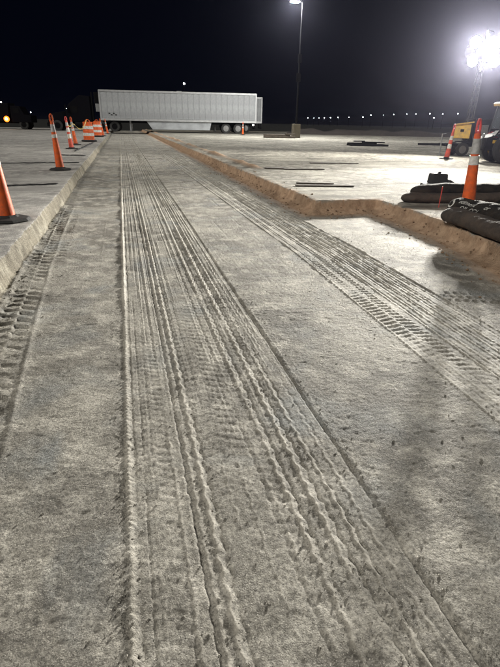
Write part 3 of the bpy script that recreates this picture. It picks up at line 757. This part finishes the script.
# ------------------------------------------------------------------ semi-trailer and dark tractor
TA = rad(-7); TRL = (-1.9, 56.5, S)
def semi_trailer(label, loc, rz, L_=16.15, detail=True, group='parked semi-trailers'):
    t = thing('semi_trailer', label, 'trailer', loc, rz, group)
    Wd = 2.55; z0, z1 = 1.18, 3.86
    MB().box((L_/2, Wd/2, (z0+z1)/2), (L_-.06, Wd-.05, z1-z0)).build('box_body', M_trailer, t)
    n = 27; pw = (L_-.3)/n
    pm = MB(); hp = pw/2-.022
    pm.add([(-hp, 0, z0+.12), (hp, 0, z0+.12), (hp, 0, z1-.10), (-hp, 0, z1-.10), (-hp+.03, -.028, z0+.15), (hp-.03, -.028, z0+.15), (hp-.03, -.028, z1-.13), (-hp+.03, -.028, z1-.13)],
           [(4, 5, 6, 7), (0, 1, 5, 4), (1, 2, 6, 5), (2, 3, 7, 6), (3, 0, 4, 7), (3, 2, 1, 0)])
    p0 = pm.build('panel', M_trailer, t); p0.location = (.15+pw/2, .022, 0)
    for k in range(1, n):
        c = p0.copy(); COL.objects.link(c); c.location.x = .15+pw*(k+.5)
    MB().box((L_/2, .0, z1-.02), (L_, .10, .17)).build('top_rail', M_rail, t)
    MB().box((L_/2, .0, z0+.01), (L_, .10, .20)).build('bottom_rail', M_rail, t)
    MB().box((.03, Wd/2, (z0+z1)/2), (.16, Wd+.02, z1-z0+.1)).build('front_wall', M_rail, t)
    MB().box((L_-.02, Wd/2, (z0+z1)/2), (.12, Wd+.02, z1-z0+.1)).build('rear_frame', M_rail, t)
    MB().box((L_/2, Wd/2, .98), (L_-1.2, .9, .22)).build('chassis', M_black, t)
    wx = (12.95, 14.25) if L_ > 15 else (L_-3.2, L_-1.9)
    for x_ in wx:
        wheel(t, (x_, .30, .51), .51, .28); wheel(t, (x_, Wd-.30, .51), .51, .28)
    MB().box(((wx[0]+wx[1])/2, Wd/2, .75), (2.6, 1.0, .3)).build('bogie', M_black, t)
    MB().box((L_-.05, Wd/2, .55), (.12, 2.3, .12)).bar((L_-.1, .6, .55), (L_-.1, .6, 1.1), .1).bar((L_-.1, 1.9, .55), (L_-.1, 1.9, 1.1), .1).build('rear_bumper', M_black, t)
    for x_ in (wx[1]+.75,): MB().box((x_, .34, .62), (.03, .6, .7)).build('mud_flap', M_rubber, t)
    for y_ in (.5, Wd-.5): MB().box((2.9, y_, .62), (.14, .14, .95)).box((2.9, y_, .10), (.3, .3, .05)).build('landing_leg', M_steel, t)
    if detail:
        MB().prism([(4.6, 1.08), (11.4, 1.08), (11.2, .30), (5.2, .30)], .10, .14).build('side_skirt', M_skirt, t)
        MB().box((-.30, Wd/2, 2.9), (.55, 2.0, 1.6)).build('cooling_unit', M_black, t, bevel=.05)
        MB().box((-.25, .25, 2.25), (.42, .10, .75)).build('unit_cover', M_steel, t, bevel=.03)
        for k in range(4): MB().box((.9+.22*k, -.034, 1.62 + (.0 if k % 2 else .14)), (.16, .006, .09)).build('decal', M_black, t)
        MB().box((L_-.3, -.06, .92), (.16, .05, .14)).build('side_lamp', M_small_lamp, t)
        MB().box((8.1, -.06, z1+.08), (.5, .06, .05)).build('marker_lamp', M_rail, t)
    return t
tr = semi_trailer('long white ribbed semi-trailer with grey side skirt parked across the lane', TRL, TA)
semi_trailer('second white trailer showing behind the rear of the long trailer', (8.2, 62.5, S), TA, 8.5, False)
tk = thing('truck_tractor', 'dark truck tractor coupled to the trailer nose, almost lost in the dark', 'truck', (-1.9-5.4*math.cos(TA), 56.5-5.4*math.sin(TA)+.1, S), TA)
MB().box((3.4, 1.2, .85), (7.0, .9, .3)).build('chassis', M_black, tk)
MB().prism([(1.9, .9), (4.4, .9), (4.4, 3.3), (3.4, 3.4), (2.3, 2.6), (1.9, 1.9)], .1, 2.4).build('cab', M_dark, tk, bevel=.06)
MB().prism([(.1, .8), (1.9, .8), (1.9, 1.9), (.4, 1.65), (.1, 1.4)], .35, 2.15).build('hood', M_dark, tk, bevel=.06)
MB().box((2.75, .09, 2.05), (.7, .02, .6)).build('window', M_black, tk)
MB().box((0.03, 1.25, .6), (.2, 2.3, .35)).build('bumper', M_black, tk, bevel=.03)
MB().box((2.0, -.12, 2.2), (.12, .18, .5)).build('mirror', M_black, tk)
MB().tube([(4.6, .25, 1.0), (4.6, .25, 3.7)], .07, 10).build('exhaust_stack', M_black, tk)
MB().lathe([(.32, -.55), (.33, -.5), (.33, .5), (.32, .55)], 20, (3.3, .35, .65), 'X').build('fuel_tank', M_black, tk, True)
for x_ in (.95, 5.4, 6.7):
    for y_ in (.25, 2.25): wheel(tk, (x_, y_, .51), .51, .28, rim=M_black)

# ------------------------------------------------------------------ dark work truck with lights, far left
wt = thing('work_truck', 'dark work truck with glowing amber lamp at the far left', 'truck', (-14.9, 62.0, S), rad(-8))
MB().box((2.6, 1.1, .75), (5.4, 1.0, .3)).build('chassis', M_black, wt)
MB().prism([(.0, .8), (3.2, .8), (3.4, 2.6), (-.1, 2.5)], .05, 2.2).build('dump_body', M_dark, wt, bevel=.03)
MB().prism([(3.5, .7), (5.6, .7), (5.6, 1.4), (4.9, 1.5), (4.5, 2.3), (3.5, 2.35)], .1, 2.1).build('cab', M_dark, wt, bevel=.05)
MB().box((4.1, .09, 1.85), (.6, .02, .5)).build('window', M_black, wt)
for x_ in (.9, 4.7):
    for y_ in (.25, 1.95): wheel(wt, (x_, y_, .48), .48, .28, rim=M_black)
MB().lathe([(.30, -.04), (.29, -.07), (.15, -.11), (.02, -.12)], 18, (3.05, 0, 1.02), 'Y').build('amber_lamp_halo', M_amber_halo, wt, True)  # wide orange disc, the lamp's halo built as a glowing surface
MB().lathe([(.13, -.10), (.12, -.14), (.02, -.16)], 14, (3.05, 0, 1.02), 'Y').build('lamp_core', M_amber_core, wt, True)
for x_ in (2.2, 2.75): MB().box((x_, .0, 2.66), (.10, .08, .10)).build('marker_lamp', M_small_lamp, wt)

# ------------------------------------------------------------------ tall pole light, utility block, piles
pl = thing('light_pole', 'tall pole light with lit head on a square concrete base', 'light pole', (14.4, 42.0, S))
MB().box((0, 0, .55), (.62, .62, 1.1), taper=.96).build('base', M_concrete, pl, bevel=.03)
MB().tube([(0, 0, 1.1), (0, 0, 9.75)], [.09, .05], 10).build('pole', M_black, pl, True)
MB().tube([(0, 0, 9.65), (-.25, 0, 9.78), (-.5, 0, 9.80)], .04, 8).build('arm', M_black, pl, True)
h = MB().box((-.62, 0, 9.78), (.72, .40, .12)).build('lamp_head', M_black, pl, bevel=.02)
MB().box((-.62, 0, 9.70), (.62, .34, .05)).build('lens', M_pole_lamp, h)
MB().box((-.02, -.13, 5.9), (.30, .10, .62)).build('sign_plate', M_black, pl); MB().box((-.06, -.13, 4.55), (.36, .10, .62)).build('sign_plate', M_black, pl)
def pile(name, label, c, rz, items, mt, cat):
    t = thing(name, label, cat, c, rz)
    for nm, cc, dd, a in items: MB().box(cc, dd, rz=a).build(nm, mt, t, bevel=.01)
pile('form_stack', 'low dark stack of forms on the pavement beside the pole base', (12.7, 41.2, S+.003), rad(-12),
     [('form', (0, 0, .08), (2.6, .7, .15), 0), ('form', (-.2, .1, .22), (2.2, .5, .12), .06), ('form', (.9, -.1, .30), (.8, .4, .10), .3)], M_wood, 'stack')
pile('rubble_stack', 'low dark heap of boards and plates far out on the right pavement', (13.9, 27.6, S+.003), rad(-10),
     [('plate', (0, 0, .05), (2.2, 1.0, .09), 0), ('plate', (-.3, .1, .13), (1.5, .8, .07), .2), ('board', (.3, -.1, .20), (1.3, .16, .06), -.2), ('board', (-.5, 0, .25), (.8, .14, .06), .5), ('board', (.7, .2, .19), (.7, .18, .05), .9)], M_black, 'stack')

# ------------------------------------------------------------------ far edge: berm and street lamps
def berm(pts, w, h, name, label):
    V = []; F = []; n = 60; m_ = 10
    for i in range(n+1):
        s = i/n*(len(pts)-1); k = min(int(s), len(pts)-2); p = Vector(pts[k]).lerp(Vector(pts[k+1]), s-k)
        d = (Vector(pts[k+1])-Vector(pts[k])).normalized(); side = Vector((-d.y, d.x, 0))
        for j in range(m_+1):
            q = j/m_; nn = float(fbm(np.array([i*.9]), np.array([j*.6]), .5, 3, 40)[0])
            V.append(p+side*w*(q-.5)+Vector((0, 0, h*math.sin(math.pi*q)**1.2*(1+.5*nn)*min(1, i/4, (n-i)/4)-.1)))
    for i in range(n):
        for j in range(m_): a = i*(m_+1)+j; F.append((a, a+1, a+m_+2, a+m_+1))
    o = MB().add(V, F).build(name, M_berm, None, True); o['kind'] = 'structure'; return o
berm([(18, 60, 0), (32, 56, 0), (60, 50, 0), (110, 30, 0)], 5, .9, 'earth_berm', '')
def street_lamp_mesh():
    t = thing('street_lamp', '', 'street lamp')
    MB().tube([(0, 0, 0), (0, 0, 1)], [.016, .010], 6).build('pole', M_black, t)
    return t
M_glow = [M_far_lamp, mat('far_lamp_bright', (.8, .8, .8), .3, emit=(.90, .95, 1), estr=90, light=False), mat('far_lamp_dim', (.8, .8, .8), .3, emit=(.8, .9, 1), estr=8, light=False)]
far = [(308, 118, 0, 420), (314, 118, 2, 440), (319, 118, 2, 440), (324.5, 117.8, 0, 430), (330.5, 117.6, 0, 420), (338, 117.2, 0, 420), (349, 117, 0, 410), (363, 117, 1, 400),
       (371, 115, 0, 430), (383.6, 115, 2, 440), (394, 114.5, 0, 420), (407, 114.2, 0, 410), (416, 114, 0, 410), (430, 113.6, 0, 400), (434, 118, 1, 340), (443, 114, 0, 400), (458, 113.6, 0, 390),
       (20, 110, 1, 200), (30.5, 112, 1, 210), (66, 108.5, 1, 230), (73.5, 110.5, 2, 240), (184, 83.5, 1, 120)]
names = ['leftmost', 'second', 'third', 'fourth', 'fifth', 'sixth', 'seventh', 'eighth', 'ninth', 'tenth', 'eleventh', 'twelfth', 'thirteenth', 'fourteenth', 'low bright fifteenth', 'sixteenth', 'rightmost']
def far_dir(px, py):
    d = fw+(px-250)/481*rr-(py-333.5)/481*uu; k = math.hypot(d.x, d.y); return d.x/k, d.y/k, d.z/k
LB = {}
for i, (px, py, kind, D) in enumerate(far):
    dx, dy, te = far_dir(px, py)
    if i < 17: lab = names[i]+' lamp from the left in the distant street lamp row' if i not in (0, 14, 16) else {0: 'leftmost lamp in the distant street lamp row', 14: 'bright low lamp under the right part of the distant row', 16: 'rightmost lamp in the distant street lamp row'}[i]
    else: lab = ['left one of two far white lamps above the work truck', 'right one of two far white lamps near the work truck', 'far white lamp seen above the striped left cone', 'dim far lamp just right of the striped left cones', 'lit lamp on a pole rising behind the white trailer roof'][i-17]
    Hh = CAM_H+D*te
    t = thing('street_lamp', lab, 'street lamp', (D*dx, D*dy, -.12), math.atan2(dy, dx)-math.pi/2, 'distant street lamps')
    MB().tube([(0, .2, 0), (0, .2, Hh+.3), (0, -.1, Hh+.42)], .05+D*.00010, 6).build('pole', M_black, t)
    s_ = D*(.0011 if i > 16 else .00062+.0004*((i*37) % 11)/11)*(2.0 if i == 21 else 1)
    hh = MB().box((0, .35, Hh+.12+s_*.5), (s_*1.5, s_*1.3, .16+s_*.25)).build('lamp_head', M_black, t)
    MB().lathe([(s_*.35, Hh-s_*.55+.12), (s_*.62, Hh-s_*.25+.12), (s_*.66, Hh+s_*.2+.12), (s_*.5, Hh+s_*.34+.12)], 12).build('lens', M_glow[kind], hh, True)

# ------------------------------------------------------------------ night air
hz = MB(); hz.box((0, 500, 6.3), (5200, 6200, 15.0)); o = hz.build('haze', bpy.data.materials.new('night_air'))
mh = o.data.materials[0]; mh.use_nodes = True; nn = mh.node_tree.nodes; ll = mh.node_tree.links
nn.remove(nn['Principled BSDF']); pv = nn.new('ShaderNodeVolumePrincipled'); pv.inputs['Density'].default_value = .00019; pv.inputs['Color'].default_value = (.68, .69, .93, 1); pv.inputs['Anisotropy'].default_value = .91
ll.new(pv.outputs['Volume'], nn['Material Output'].inputs['Volume'])
tag(o, 'thin pale night haze filling the air over the site', 'haze', kind='stuff')
